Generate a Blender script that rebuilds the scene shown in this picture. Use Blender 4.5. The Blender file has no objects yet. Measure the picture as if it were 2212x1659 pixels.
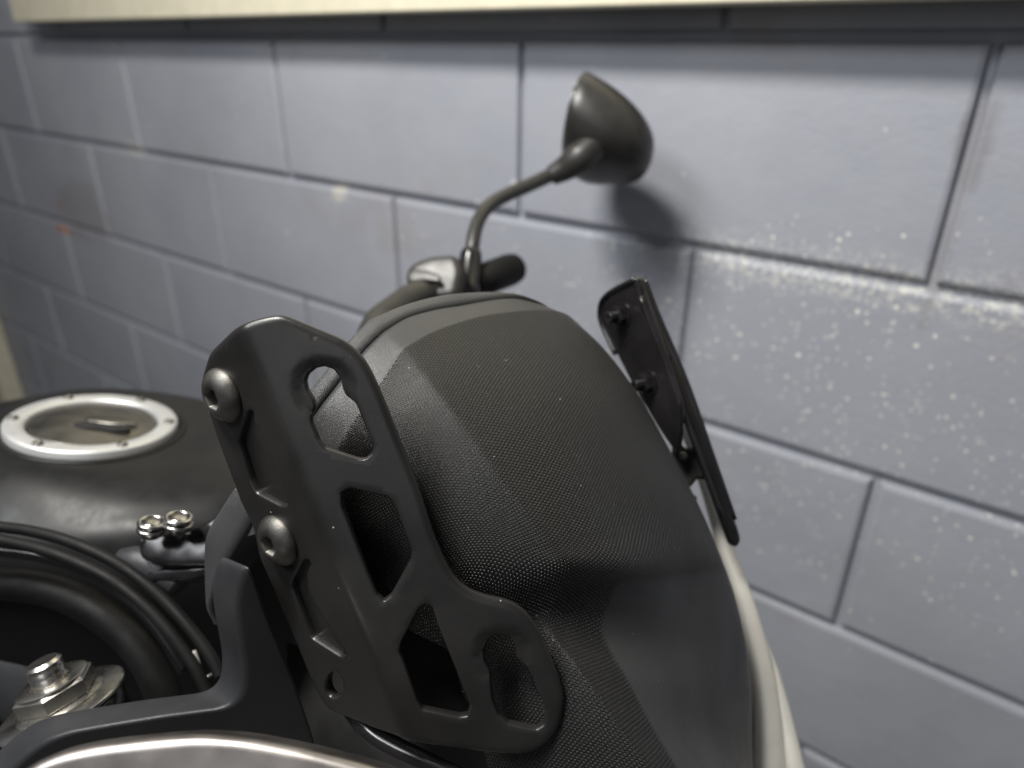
import bpy, bmesh, math, random
from mathutils import Vector, Matrix, noise
from mathutils.geometry import delaunay_2d_cdt
random.seed(7)
S = bpy.context.scene
col = S.collection

# ------------------------------------------------------------------ camera frame
F, CX, CY = 1516.0, 1106.0, 829.5          # focal length and centre for a picture 2212 wide
H = 1.25                                    # camera height above the ground
v1 = Vector((-2246, -751.5, F)).normalized()
XW = -v1
ZW = -Vector((-38, 3170, F)).normalized()
ZW = (ZW - XW * ZW.dot(XW)).normalized()
YW = ZW.cross(XW)
def c2w(v):                                 # (right, down, forward) -> world direction
    v = Vector(v)
    return Vector((XW.dot(v), YW.dot(v), ZW.dot(v)))
ORG = Vector((0, 0, H))
def P(x, y, d):                             # point of the place at distance d along the view axis
    return ORG + c2w(((x - CX) / F * d, (y - CY) / F * d, d))

cd = bpy.data.cameras.new('camera'); cam = bpy.data.objects.new('camera', cd); col.objects.link(cam)
S.camera = cam
r_, u_, b_ = c2w((1, 0, 0)), c2w((0, -1, 0)), c2w((0, 0, -1))
cam.matrix_world = Matrix(((r_.x, u_.x, b_.x, 0), (r_.y, u_.y, b_.y, 0), (r_.z, u_.z, b_.z, H), (0, 0, 0, 1)))
cd.sensor_width = 36; cd.lens = 36 * F / 2212
cd.clip_start = 0.01; cd.clip_end = 60
cd.dof.use_dof = True; cd.dof.focus_distance = 0.262; cd.dof.aperture_fstop = 6.3

# ------------------------------------------------------------------ light
w = bpy.data.worlds.new('World'); S.world = w; w.use_nodes = True
w.node_tree.nodes['Background'].inputs[0].default_value = (0.88, 0.92, 1.0, 1)
w.node_tree.nodes['Background'].inputs[1].default_value = 0.10
def area(name, loc, target, sx, sy, power, colr):
    l = bpy.data.lights.new(name, 'AREA'); l.shape = 'RECTANGLE'; l.size = sx; l.size_y = sy
    l.energy = power; l.color = colr
    o = bpy.data.objects.new(name, l); col.objects.link(o); o.location = loc
    o.rotation_euler = (Vector(target) - Vector(loc)).to_track_quat('-Z', 'Y').to_euler()
    return o
area('ceiling_lamp', (-0.47, -0.10, H + 0.86), (-0.35, 0.65, H - 0.24), 0.42, 0.15, 21.5, (1.0, 0.965, 0.90))
area('ceiling_lamp', (-0.62, -0.62, H + 0.86), (-0.1, 0.2, H - 0.05), 0.55, 0.22, 11, (0.95, 0.97, 1.0))
area('room_fill', (0.75, -1.45, H + 0.55), (0, 0.2, H), 1.1, 0.7, 2.6, (0.98, 0.98, 1.0))  # added fill light for the unseen room behind the camera
S.view_settings.view_transform = 'Standard'; S.view_settings.look = 'None'
S.view_settings.exposure = 0.0; S.view_settings.gamma = 1.0
S.view_settings.use_curve_mapping = False

# ------------------------------------------------------------------ object helpers
def tag(o, label=None, cat=None, group=None, kind=None):
    if label: o['label'] = label
    if cat: o['category'] = cat
    if group: o['group'] = group
    if kind: o['kind'] = kind
    return o
def empty(name, loc):
    o = bpy.data.objects.new(name, None); col.objects.link(o); o.location = loc; o.empty_display_size = .05
    return o
def link(name, me, mat, parent=None, smooth=True, origin=None):
    o = bpy.data.objects.new(name, me); col.objects.link(o)
    if mat and not me.materials: me.materials.append(mat)
    if smooth: me.shade_smooth()
    if origin is None:
        vs = me.vertices
        origin = sum((v.co for v in vs), Vector()) / max(1, len(vs))
    me.transform(Matrix.Translation(-origin))
    o.matrix_world = Matrix.Translation(origin)
    if parent:
        o.parent = parent
        bpy.context.view_layer.update()
        o.matrix_parent_inverse = parent.matrix_world.inverted()
        bpy.context.view_layer.update()
    return o
def mesh_from(bm, name='m'):
    me = bpy.data.meshes.new(name); bm.normal_update(); bm.to_mesh(me); bm.free(); return me
def basis(n, up=(0, 0, 1)):
    n = Vector(n).normalized(); x = Vector(up).cross(n)
    if x.length < 1e-4: x = Vector((1, 0, 0)).cross(n)
    x.normalize(); return x, n.cross(x), n

# ------------------------------------------------------------------ shader helpers
class NT:
    def __init__(s, name):
        s.m = bpy.data.materials.new(name); s.m.use_nodes = True
        s.t = s.m.node_tree; s.n = s.t.nodes; s.b = s.n['Principled BSDF']
    def node(s, typ, **kw):
        n = s.n.new(typ)
        for k, v in kw.items(): setattr(n, k, v)
        return n
    def put(s, sock, v):
        if isinstance(v, bpy.types.NodeSocket): s.t.links.new(v, sock)
        elif v is not None: sock.default_value = v
    def math(s, op, a, b=None, c=None, clamp=False):
        n = s.node('ShaderNodeMath', operation=op, use_clamp=clamp)
        s.put(n.inputs[0], a); s.put(n.inputs[1], b); s.put(n.inputs[2], c); return n.outputs[0]
    def step(s, v, a, b, x=0.0, y=1.0):
        n = s.node('ShaderNodeMapRange', interpolation_type='SMOOTHSTEP')
        s.put(n.inputs[0], v); s.put(n.inputs[1], a); s.put(n.inputs[2], b); s.put(n.inputs[3], x); s.put(n.inputs[4], y)
        return n.outputs[0]
    def noise(s, co, scale, detail=3, rough=.5):
        n = s.node('ShaderNodeTexNoise'); s.put(n.inputs['Vector'], co)
        n.inputs['Scale'].default_value = scale; n.inputs['Detail'].default_value = detail
        n.inputs['Roughness'].default_value = rough; return n.outputs[0]
    def mix(s, f, a, b):
        n = s.node('ShaderNodeMix', data_type='RGBA'); s.put(n.inputs[0], f)
        s.put(n.inputs[6], a); s.put(n.inputs[7], b); return n.outputs[2]
    def bump(s, h, dist, strength=1.0, nrm=None):
        n = s.node('ShaderNodeBump'); n.inputs['Strength'].default_value = strength
        n.inputs['Distance'].default_value = dist; s.put(n.inputs['Height'], h)
        if nrm: s.put(n.inputs['Normal'], nrm)
        return n.outputs[0]
    def obco(s): return s.node('ShaderNodeTexCoord').outputs['Object']
def C(r, g, b): return (r, g, b, 1)

def simple(name, colr, rough, metal=0.0, grain=None, var=.15, specks=0.0, spec=0.5, aniso=None, coat=0):
    t = NT(name); co = t.obco(); b = t.b
    n1 = t.noise(co, 28, 4)
    c0 = tuple(c * (1 - var) for c in colr); c1 = tuple(min(1, c * (1 + var)) for c in colr)
    base = t.mix(t.step(n1, .3, .7), C(*c0), C(*c1))
    rv = t.step(t.noise(co, 60, 5, .65), .3, .7, max(.02, rough * .85), min(1, rough * 1.15))
    if specks:
        v = t.node('ShaderNodeTexVoronoi'); t.put(v.inputs['Vector'], co); v.inputs['Scale'].default_value = 260
        dist, cc = v.outputs['Distance'], v.outputs['Color']
        sp = t.node('ShaderNodeSeparateColor'); t.put(sp.inputs[0], cc)
        keep = t.math('GREATER_THAN', sp.outputs[0], 1 - specks)
        d = t.math('MULTIPLY', t.math('LESS_THAN', dist, t.math('MULTIPLY', sp.outputs[1], .09)), keep)
        base = t.mix(d, base, C(.42, .40, .36))
    t.put(b.inputs['Base Color'], base); t.put(b.inputs['Roughness'], rv)
    b.inputs['Metallic'].default_value = metal
    b.inputs['Specular IOR Level'].default_value = spec
    if coat: b.inputs['Coat Weight'].default_value = coat; b.inputs['Coat Roughness'].default_value = .15
    if grain:
        t.put(b.inputs['Normal'], t.bump(t.noise(co, grain[0], 3, .6), grain[1]))
    if aniso:
        mp = t.node('ShaderNodeMapping'); t.put(mp.inputs[0], co); mp.inputs['Scale'].default_value = aniso
        t.put(b.inputs['Normal'], t.bump(t.noise(mp.outputs[0], 10, 4, .7), .00012))
    return t.m

M = {}
M['powder'] = simple('black_powder_coat', (.017, .0163, .0158), .34, grain=(1600, .00004), specks=.12, var=.22)
M['plastic'] = simple('smooth_black_plastic', (.050, .051, .053), .31, grain=(3000, .00030), var=.1, specks=.02)
M['stay'] = simple('dark_grey_plastic', (.027, .028, .031), .42, grain=(3500, .00012), specks=.03)
M['rubber'] = simple('black_rubber', (.006, .006, .006), .6, var=.3, spec=.22)
M['gloss'] = simple('gloss_black', (.012, .011, .012), .22, var=.3)
M['bolt'] = simple('worn_steel', (.15, .145, .135), .50, metal=1, grain=(900, .00008), var=.45)
M['zinc'] = simple('zinc_steel', (.62, .60, .56), .27, metal=1, grain=(700, .00004), var=.15)
M['chrome'] = simple('chrome', (.42, .41, .40), .22, metal=1, var=.05)
M['alu'] = simple('brushed_aluminium', (.80, .78, .72), .5, metal=.2, var=.06, aniso=(3, 3, 60))
M['band'] = simple('satin_metal', (.33, .305, .29), .38, metal=1, var=.12)
M['ring'] = simple('anodised_ring', (.56, .565, .56), .42, metal=.6, var=.04)
M['cap'] = simple('cap_metal', (.23, .22, .20), .36, metal=1, var=.12)
M['tank'] = simple('satin_tank_paint', (.010, .0102, .0105), .40, var=.05, spec=.22)
M['void'] = simple('matt_black', (.008, .008, .008), .85, var=.2)
M['mirror'] = simple('mirror_housing', (.026, .025, .023), .40, var=.1)
M['glass'] = simple('mirror_glass', (.85, .87, .88), .03, metal=1, var=.01)
M['cream'] = simple('cream_paint', (.68, .635, .49), .55, grain=(80, .0006), var=.04)
M['brass'] = simple('brass', (.65, .45, .2), .3, metal=1)

# ------------------------------------------------------------------ wall
COURSE, LEN, YW0 = 0.1995, 0.4520, 0.70
def wall_mat():
    t = NT('grey_blue_block_paint'); b = t.b
    g = t.node('ShaderNodeNewGeometry'); pos = g.outputs['Position']
    xyz = t.node('ShaderNodeSeparateXYZ'); t.put(xyz.inputs[0], pos); x, z = xyz.outputs[0], xyz.outputs[2]
    zz = t.math('SUBTRACT', z, H)
    n1 = t.noise(pos, 3.2, 5, .55); n2 = t.noise(pos, 22, 5, .6); n3 = t.noise(pos, 160, 4, .6)
    base = t.mix(t.step(n1, .3, .7), C(.312, .326, .372), C(.378, .390, .430))
    base = t.mix(t.math('MULTIPLY', t.step(n2, .45, .75), .35), base, C(.300, .310, .350))
    # scuffed, faintly brown patches
    base = t.mix(t.math('MULTIPLY', t.step(t.noise(pos, 5.5, 4, .65), .56, .72), .35), base, C(.30, .27, .255))
    # splashed specks of cream dust, thick near the second joint on the right
    right = t.step(x, -.52, -.15)
    up = t.math('MULTIPLY', t.step(zz, -.60, -.33), t.step(zz, -.12, -.20))
    zone = t.math('MULTIPLY', right, up)
    zone = t.math('ADD', zone, t.math('MULTIPLY', t.step(x, -.9, -.5), t.math('MULTIPLY', t.step(zz, -.42, -.3), t.step(zz, -.15, -.25, 0, .35))))
    zone = t.math('ADD', zone, .015)
    zone = t.math('MULTIPLY', zone, t.step(t.noise(pos, 9, 3), .32, .62, .35, 1.1))
    total = None
    for sc, rmax, dens, off in ((95, .20, .85, 0), (150, .23, .95, 3.1), (52, .11, .50, 7.7)):
        mp = t.node('ShaderNodeMapping'); t.put(mp.inputs[0], pos); mp.inputs['Location'].default_value = (off, off, off)
        v = t.node('ShaderNodeTexVoronoi'); t.put(v.inputs['Vector'], mp.outputs[0]); v.inputs['Scale'].default_value = sc
        sp = t.node('ShaderNodeSeparateColor'); t.put(sp.inputs[0], v.outputs['Color'])
        keep = t.math('LESS_THAN', sp.outputs[0], t.math('MULTIPLY', zone, dens))
        r = t.math('MULTIPLY', t.math('ADD', sp.outputs[1], .25), rmax)
        d = t.math('MULTIPLY', t.math('LESS_THAN', v.outputs['Distance'], r), keep)
        d = t.math('MULTIPLY', d, t.math('ADD', t.math('MULTIPLY', t.math('POWER', sp.outputs[2], 3), .75), .24))
        total = d if total is None else t.math('MAXIMUM', total, d)
    base = t.mix(total, base, C(.84, .81, .72))
    # powder lying along the joint
    n4 = t.noise(pos, 130, 6, .8)
    band = t.math('MULTIPLY', t.step(zz, -.222, -.200), t.step(zz, -.150, -.196))
    band = t.math('MULTIPLY', band, t.step(x, -.42, -.22))
    band = t.math('MULTIPLY', band, t.step(n4, .47, .60))
    band = t.math('MULTIPLY', band, .85)
    base = t.mix(band, base, C(.66, .655, .60))
    # orange rub marks and other blobs, one of them a painted shadow
    def blob(cx, cz, rx, rz, s, colr, base):
        dx = t.math('DIVIDE', t.math('SUBTRACT', x, cx), rx); dz = t.math('DIVIDE', t.math('SUBTRACT', zz, cz), rz)
        dd = t.math('SQRT', t.math('ADD', t.math('MULTIPLY', dx, dx), t.math('MULTIPLY', dz, dz)))
        dd = t.math('ADD', dd, t.math('MULTIPLY', t.math('SUBTRACT', n2, .5), 1.4))
        return t.mix(t.math('MULTIPLY', t.step(dd, 1.0, .45), s), base, colr)
    base = blob(-1.875, -.405, .060, .014, .8, C(.50, .22, .12), base)
    base = blob(-1.86, -.345, .02, .02, .5, C(.50, .22, .12), base)
    base = blob(-1.75, -.34, .16, .10, .40, C(.20, .18, .18), base)  # soft cast shadow from something out of view, painted into the wall colour
    base = blob(-1.45, -.185, .05, .022, .5, C(.50, .49, .45), base)
    base = blob(-.848, -.196, .022, .02, .6, C(.62, .60, .52), base)
    base = blob(-.523, -.155, .006, .018, .7, C(.62, .62, .60), base)
    base = blob(-.058, -.065, .017, .050, .75, C(.22, .22, .24), base)
    base = blob(-.060, -.14, .009, .10, .6, C(.26, .26, .28), base)
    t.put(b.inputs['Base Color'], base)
    t.put(b.inputs['Roughness'], t.step(n2, .3, .7, .42, .60))
    bp = t.bump(n3, .0006, .6); bp = t.bump(n2, .003, .35, bp)
    t.put(b.inputs['Normal'], bp)
    return t.m
M['wall'] = wall_mat()
bm = bmesh.new()
Z0 = H + 0.0125                              # first bed joint seen
def block(x0, x1, z0, z1):
    j = lambda s: random.uniform(-s, s)
    r = .0052; yo = YW0 + j(.0008)
    tl = j(.0007)
    prof = [(0.0, 0.022), (0.0, r), (r * .29, r * .29), (r, 0.0)]
    rings = []
    for ins, dep in prof:
        n = []
        for (x, z) in ((x0 + ins, z0 + ins), (x1 - ins, z0 + ins), (x1 - ins, z1 - ins), (x0 + ins, z1 - ins)):
            n.append(bm.verts.new((x, yo + dep + tl * (1 if x > (x0 + x1) / 2 else -1), z)))
        rings.append(n)
    for a, b in zip(rings, rings[1:]):
        for k in range(4):
            bm.faces.new((a[k], a[(k + 1) % 4], b[(k + 1) % 4], b[k]))
    bm.faces.new(rings[-1])
for row in range(-7, 4):
    z0 = Z0 + row * COURSE; z1 = z0 + COURSE
    base = (-.063 if row % 2 else -.283)
    for k in range(-9, 4):
        x0 = base + k * LEN; x1 = x0 + LEN
        if z1 < 0: continue
        block(x0 + .0032 + random.uniform(0, .0012), x1 - .0032, max(0, z0 + .0042), z1 - .0042)
v = [bm.verts.new(p) for p in ((-4.4, YW0 + .0085, 0), (1.7, YW0 + .0085, 0), (1.7, YW0 + .0085, H + .82), (-4.4, YW0 + .0085, H + .82))]
bm.faces.new(v)
v = [bm.verts.new((x, YW0 + .16, z)) for x, z in ((-4.4, 0), (1.7, 0), (1.7, H + .82), (-4.4, H + .82))]
bm.faces.new(v[::-1])
bmesh.ops.recalc_face_normals(bm, faces=bm.faces)
me = mesh_from(bm)
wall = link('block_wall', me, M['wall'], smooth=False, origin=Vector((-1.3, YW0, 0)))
tag(wall, 'grey blue painted concrete block wall with splashed cream specks behind the motorcycle', 'wall')

# ground
bm = bmesh.new()
bmesh.ops.create_grid(bm, x_segments=4, y_segments=4, size=6)
me = mesh_from(bm); g = link('ground', me, simple('concrete_floor', (.22, .215, .205), .8, grain=(60, .002), var=.2), smooth=False)
tag(g, kind='structure')

def box(bm, lo, hi, bev=.003, seg=2):
    r = bmesh.ops.create_cube(bm, size=1)
    for q in r['verts']:
        q.co = Vector([lo[i] + (q.co[i] + .5) * (hi[i] - lo[i]) for i in range(3)])
    es = list({e for q in r['verts'] for e in q.link_edges})
    if bev: bmesh.ops.bevel(bm, geom=es, offset=bev, segments=seg, affect='EDGES', profile=.5)
# cream board on the wall
bm = bmesh.new(); T = .055; D1 = YW0 - T
box(bm, (-2.640 * D1, D1, H + .0565 * D1), (.9, YW0 - .002, H + .62), .002)
o = link('board', mesh_from(bm), M['cream'], smooth=False)
tag(o, 'long cream painted board fixed to the block wall above the mirror', 'board')
# cream post at far left
bm = bmesh.new()
box(bm, (-2.95, YW0 - .06, 0), (-2.533, YW0 - .002, 1.06), .004)
o = link('post', mesh_from(bm), M['cream'], smooth=False)
tag(o, 'short cream painted post against the wall behind the fuel tank', 'post')

# ------------------------------------------------------------------ plate and loft builders
def plane_uv(px, P0, n):                     # hit the plane through P0 (camera coords) with normal n
    x, y = px; r = Vector(((x - CX) / F, (y - CY) / F, 1.0))
    return r * (P0.dot(n) / r.dot(n))
def camP(x, y, d): return Vector(((x - CX) / F * d, (y - CY) / F * d, d))
def rounded(pts, rc, n=6):
    out = []; L = len(pts)
    for i in range(L):
        a, b, c = Vector(pts[i - 1]), Vector(pts[i]), Vector(pts[(i + 1) % L])
        la, lc = (a - b).length, (c - b).length
        ra, rb = min(rc, la * .48), min(rc, lc * .48)
        p0 = b + (a - b) / la * ra; p1 = b + (c - b) / lc * rb
        for k in range(n + 1):
            s = k / n; out.append(p0 * (1 - s) ** 2 + b * 2 * s * (1 - s) + p1 * s * s)
    res = [out[0]]
    for p in out[1:]:
        if (p - res[-1]).length > 1e-5: res.append(p)
    if (res[0] - res[-1]).length < 1e-5: res.pop()
    return res
def area2(l): return sum(l[i - 1].x * l[i].y - l[i].x * l[i - 1].y for i in range(len(l))) / 2
def resamp(l, step):
    out = []
    for i in range(len(l)):
        a, b = l[i], l[(i + 1) % len(l)]; n = max(1, int((b - a).length / step))
        for k in range(n): out.append(a.lerp(b, k / n))
    return out
def inset(l, s):
    out = []; n = len(l)
    for i in range(n):
        a, b, c = l[i - 1], l[i], l[(i + 1) % n]
        d1 = (b - a).normalized(); d2 = (c - b).normalized()
        n1 = Vector((d1.y, -d1.x)); n2 = Vector((d2.y, -d2.x)); m_ = (n1 + n2)
        if m_.length < 1e-6: m_ = n1
        m_.normalize(); k = max(.5, m_.dot(n1))
        out.append(b - m_ * s / k)
    return out
def inside(p, l):
    r = False; n = len(l)
    for i in range(n):
        a, b = l[i - 1], l[i]
        if (a.y > p.y) != (b.y > p.y) and p.x < (b.x - a.x) * (p.y - a.y) / (b.y - a.y) + a.x: r = not r
    return r
def plate_bm(bm, outer, holes, T, r, mapf, grid=.005, seg=4, step=.0025, wide=None, grow=0):
    if area2(outer) < 0: outer = outer[::-1]
    holes = [h if area2(h) < 0 else h[::-1] for h in holes]
    loops = [resamp(outer, step)] + [inset(resamp(h, step), -grow) for h in holes]
    prof = [(r * (1 - math.sin(a)), r * (1 - math.cos(a))) for a in [math.pi / 2 * k / seg for k in range(seg + 1)]]
    prof += [(i, T - d) for i, d in prof[::-1]] if T > 2 * r + 1e-6 else []
    kw = [1.0] * len(loops)
    if wide: kw = [wide[0]] + [wide[1]] * (len(loops) - 1)
    for side in (0, 1):
        ins, dep = prof[0] if side == 0 else prof[-1]
        ls = [inset(l, ins * k_) for l, k_ in zip(loops, kw)]
        vs, es = [], []
        for l in ls:
            s = len(vs); vs += l; es += [(s + i, s + (i + 1) % len(l)) for i in range(len(l))]
        x0, x1 = min(v.x for v in ls[0]), max(v.x for v in ls[0]); y0, y1 = min(v.y for v in ls[0]), max(v.y for v in ls[0])
        gx = x0
        k = 0
        while gx < x1:
            gy = y0 + (grid * .5 if k % 2 else 0)
            while gy < y1:
                p = Vector((gx, gy))
                if inside(p, ls[0]) and not any(inside(p, h) for h in ls[1:]) and min((p.x - q.x) ** 2 + (p.y - q.y) ** 2 for l in ls for q in l) > (grid * .5) ** 2:
                    vs.append(p)
                gy += grid
            gx += grid * .87; k += 1
        ov, oe, of, *_ = delaunay_2d_cdt(vs, es, [], 0, 1e-7)
        bv = [bm.verts.new(mapf(q.x, q.y, dep)) for q in ov]
        for f in of:
            c = sum((ov[i] for i in f), Vector((0, 0))) / len(f)
            if inside(c, ls[0]) and not any(inside(c, h) for h in ls[1:]):
                try: bm.faces.new([bv[i] for i in (f if side == 0 else f[::-1])])
                except ValueError: pass
        for q in bv:
            if not q.link_faces: bm.verts.remove(q)
    for l, k_ in zip(loops, kw):
        prev = None
        for ins, dep in prof:
            cur = [bm.verts.new(mapf(q.x, q.y, dep)) for q in inset(l, ins * k_)]
            if prev:
                n = len(cur)
                for i in range(n): bm.faces.new((prev[i], prev[(i + 1) % n], cur[(i + 1) % n], cur[i]))
            prev = cur
    bmesh.ops.remove_doubles(bm, verts=bm.verts, dist=2e-6)
def flat_plate(bm, px, P0, n, T, r, holes=(), rc=12, grid=.006, step=.003, seg=4, back=None):
    """px traced outline on the plane through P0 (camera coords), n facing the viewer"""
    n = Vector(n).normalized(); a = Vector((0, 1, 0)).cross(n).normalized(); b = n.cross(a)
    if a.x < 0: a, b = -a, -b
    def uv(p): q = plane_uv(p, P0, n) - P0; return Vector((q.dot(a), q.dot(b)))
    flip = a.cross(b).dot(n)
    o = [uv(p) for p in rounded(px, rc)]
    hs = [[uv(p) for p in rounded(h, rc)] for h in holes]
    plate_bm(bm, o, hs, T, r, lambda u, v, d: ORG + c2w(P0 + a * u + b * v + (-n * d if back is None else back * (d / T))), grid=grid, step=step, seg=seg)
    return
def finish(bm):
    bmesh.ops.recalc_face_normals(bm, faces=bm.faces)
    return mesh_from(bm)
def cr(p0, p1, p2, p3, t):
    return .5 * ((2 * p1) + (p2 - p0) * t + (2 * p0 - 5 * p1 + 4 * p2 - p3) * t * t + (3 * p1 - p0 - 3 * p2 + p3) * t ** 3)
def spline(pts, n):                          # n samples, chord-length spread
    L = len(pts); dense = []
    for i in range(L - 1):
        p0 = pts[max(0, i - 1)] if i else pts[0] * 2 - pts[1]
        p3 = pts[i + 2] if i + 2 < L else pts[-1] * 2 - pts[-2]
        for k in range(12): dense.append(cr(p0, pts[i], pts[i + 1], p3, k / 12))
    dense.append(pts[-1].copy())
    cum = [0]
    for a, b in zip(dense, dense[1:]): cum.append(cum[-1] + (b - a).length)
    out = []; j = 0
    for k in range(n):
        s = cum[-1] * k / (n - 1)
        while j < len(cum) - 2 and cum[j + 1] < s: j += 1
        f = (s - cum[j]) / max(1e-12, cum[j + 1] - cum[j]); out.append(dense[j].lerp(dense[j + 1], min(1, f)))
    return out
def tube_bm(bm, pts, rad, n=20, per=8, caps=True, flat=1.0, up=None, ridge=0):
    pts = [Vector(p) for p in pts]; L = len(pts)
    rad = rad if isinstance(rad, (list, tuple)) else [rad] * L
    path, rr = [], []
    for i in range(L - 1):
        p0 = pts[i - 1] if i else pts[0] * 2 - pts[1]
        p3 = pts[i + 2] if i + 2 < L else pts[-1] * 2 - pts[-2]
        for k in range(per): path.append(cr(p0, pts[i], pts[i + 1], p3, k / per)); rr.append(rad[i] + (rad[i + 1] - rad[i]) * k / per)
    path.append(pts[-1]); rr.append(rad[-1])
    t = (path[1] - path[0]).normalized(); x, y, _ = basis(t, up or (0, 0, 1)); prev = None; first = None
    for i, p in enumerate(path):
        tn = (path[min(i + 1, len(path) - 1)] - path[max(i - 1, 0)]).normalized()
        x = (x - tn * x.dot(tn)).normalized(); y = tn.cross(x)
        r0 = rr[i] * (1 + (ridge if i % 2 else 0))
        ring = [bm.verts.new(p + x * math.cos(2 * math.pi * k / n) * r0 + y * math.sin(2 * math.pi * k / n) * r0 * flat) for k in range(n)]
        if prev:
            for k in range(n): bm.faces.new((prev[k], prev[(k + 1) % n], ring[(k + 1) % n], ring[k]))
        else: first = ring
        prev = ring
    if caps: bm.faces.new(first[::-1]); bm.faces.new(prev)
def lathe_bm(bm, origin, axis, prof, n=40, up=(0, 0, 1), hexring=None, sy=1.0):
    x, y, z = basis(axis, up); prev = None
    for i, (r, h) in enumerate(prof):
        ring = []
        for k in range(n):
            a = 2 * math.pi * k / n; q = r
            if hexring and i in hexring:
                q = r * math.cos(math.pi / 6) / math.cos((a % (math.pi / 3)) - math.pi / 6)
            ring.append(bm.verts.new(origin + x * math.cos(a) * q + y * math.sin(a) * q * sy + z * h))
        if prev:
            for k in range(n): bm.faces.new((prev[k], prev[(k + 1) % n], ring[(k + 1) % n], ring[k]))
        prev = ring
        if i == 0: first = ring
    bm.faces.new(first[::-1]); bm.faces.new(prev)
def sharp(o, ang=35):
    me = o.data
    me.set_sharp_from_angle(angle=math.radians(ang)); return o

# ------------------------------------------------------------------ motorcycle
bike = empty('motorcycle', Vector((-.15, .25, 0)))
bpy.context.view_layer.update()
tag(bike, 'black motorcycle front end with bare mounting bracket, fuel tank and one raised mirror', 'motorcycle')

# --- near mounting bracket: folded sheet, keyholes and slots
n_ = Vector((-.57, .29, -.77)).normalized()
m_ = Vector((.05, .09, -.995))
bd = m_.cross(n_).normalized()
if bd.y < 0: bd = -bd
m_ = (m_ - bd * m_.dot(bd)).normalized()
B0 = camP(523, 715, .236)
aR = bd.cross(m_).normalized();  aR = aR if aR.x > 0 else -aR      # to the right in the front plane
aL = bd.cross(n_).normalized();  aL = aL if aL.x > 0 else -aL      # same sense in the side plane
PHI = aR.angle(aL); RB = .0075; WB = RB * PHI / 2
def uvR(p): q = plane_uv(p, B0, m_) - B0; return Vector((q.dot(aR), q.dot(bd)))
def uvL(p): q = plane_uv(p, B0, n_) - B0; return Vector((q.dot(aL), q.dot(bd)))
DISH = [(uvR((697, 838)), .0066, .0104, .0013), (uvR((1084, 1414)), .0060, .0098, .0009)]
def sm(x): x = max(0, min(1, x)); return x * x * (3 - 2 * x)
def emboss(u, v):
    e = 0
    for c, r0, r1, h in DISH:
        r = math.hypot(u - c.x, v - c.y); e += h * sm((r1 - r) / (r1 - .0088))
    e += .0022 * sm(1 - abs(u - .0042) / .0042) * 0
    return e
def br_map(u, v, d):
    d = d + emboss(u, v)
    if u >= WB: c = aR * u; nn = m_
    elif u <= -WB: c = aL * u; nn = n_
    else:
        f = (u + WB) / (2 * WB); ang = f
        t = (aL * (1 - f) + aR * f).normalized(); nn = (n_ * (1 - f) + m_ * f).normalized()
        c = aL * (-WB) * (1 - f) ** 2 + aR * WB * f * f
    return ORG + c2w(B0 + bd * v + c - nn * d)
def uvR(p): q = plane_uv(p, B0, m_) - B0; return Vector((q.dot(aR), q.dot(bd)))
def uvL(p): q = plane_uv(p, B0, n_) - B0; return Vector((q.dot(aL), q.dot(bd)))
def z1(x, y): return (371.8 + .2521 * x, 632 + .2521 * y)
def z2(x, y): return (371.8 + .3838 * x, 1022.3 + .3838 * y)
def z7(x, y): return (743.5 + .29965 * x, 1161.8 + .29965 * y)
right = [(548, 690), (599, 679), (624, 685), (745, 735), (780, 766), (800, 798), (820, 841), (901, 1045), (937, 1155), (960, 1210), (982, 1249),
         (1010, 1274), (1045, 1288), (1103, 1300), (1135, 1320), (1163, 1357), (1211, 1470), (1223, 1515), (1213, 1575), (1180, 1617),
         (1133, 1634), (1073, 1632), (923, 1613), (880, 1603)]
left = [(805, 1577), (756, 1557), (706, 1537), (679, 1494), (648, 1421), (610, 1329), (571, 1237), (556, 1206), (541, 1134), (518, 1091),
        (502, 1050), (465, 950), (447, 897), (433, 850), (430, 821), (447, 763), (498, 713)]
outer = rounded([uvR(p) for p in right] + [uvL(p) for p in left], .0035)
K1 = [z1(*p) for p in ((1130, 760), (1150, 700), (1215, 645), (1290, 628), (1375, 655), (1440, 740), (1458, 830), (1485, 885), (1570, 940), (1600, 1000), (1650, 1130),
      (1730, 1320), (1715, 1380), (1650, 1432), (1590, 1430), (1400, 1370), (1310, 1340), (1250, 1260), (1190, 1110), (1190, 1040), (1215, 980), (1195, 915), (1145, 840))]
K2 = [z2(*p) for p in ((950, 110), (1000, 82), (1210, 132), (1250, 165), (1352, 440), (1345, 490), (1235, 690), (1190, 725), (1150, 690), (1100, 570), (955, 190))]
K3 = [z7(*p) for p in ((600, 470), (640, 510), (680, 640), (915, 1215), (890, 1290), (830, 1297), (560, 1242), (530, 1190), (430, 910), (395, 825), (410, 755), (540, 505))]
K4 = [z7(*p) for p in ((1120, 702), (1205, 722), (1245, 800), (1250, 880), (1330, 940), (1370, 1020), (1460, 1250), (1445, 1350), (1390, 1388), (1330, 1380),
      (1180, 1345), (1110, 1280), (1070, 1180), (1055, 1060), (1050, 980), (1010, 900), (1003, 820), (1040, 735))]
Q1 = [(541, 884), (549, 892), (548, 912), (566, 938), (602, 1030), (622, 1094), (606, 1094), (552, 1066), (539, 1040), (513, 955), (515, 945), (533, 888)]
Q2 = [(662, 1207), (672, 1216), (662, 1240), (664, 1275), (716, 1370), (748, 1414), (738, 1422), (672, 1380), (660, 1352), (627, 1266), (630, 1254), (652, 1212)]
hole = [z2(910 + 52 * math.cos(a) , 1195 + 78 * math.sin(a)) for a in [2 * math.pi * k / 14 for k in range(14)]]
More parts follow.
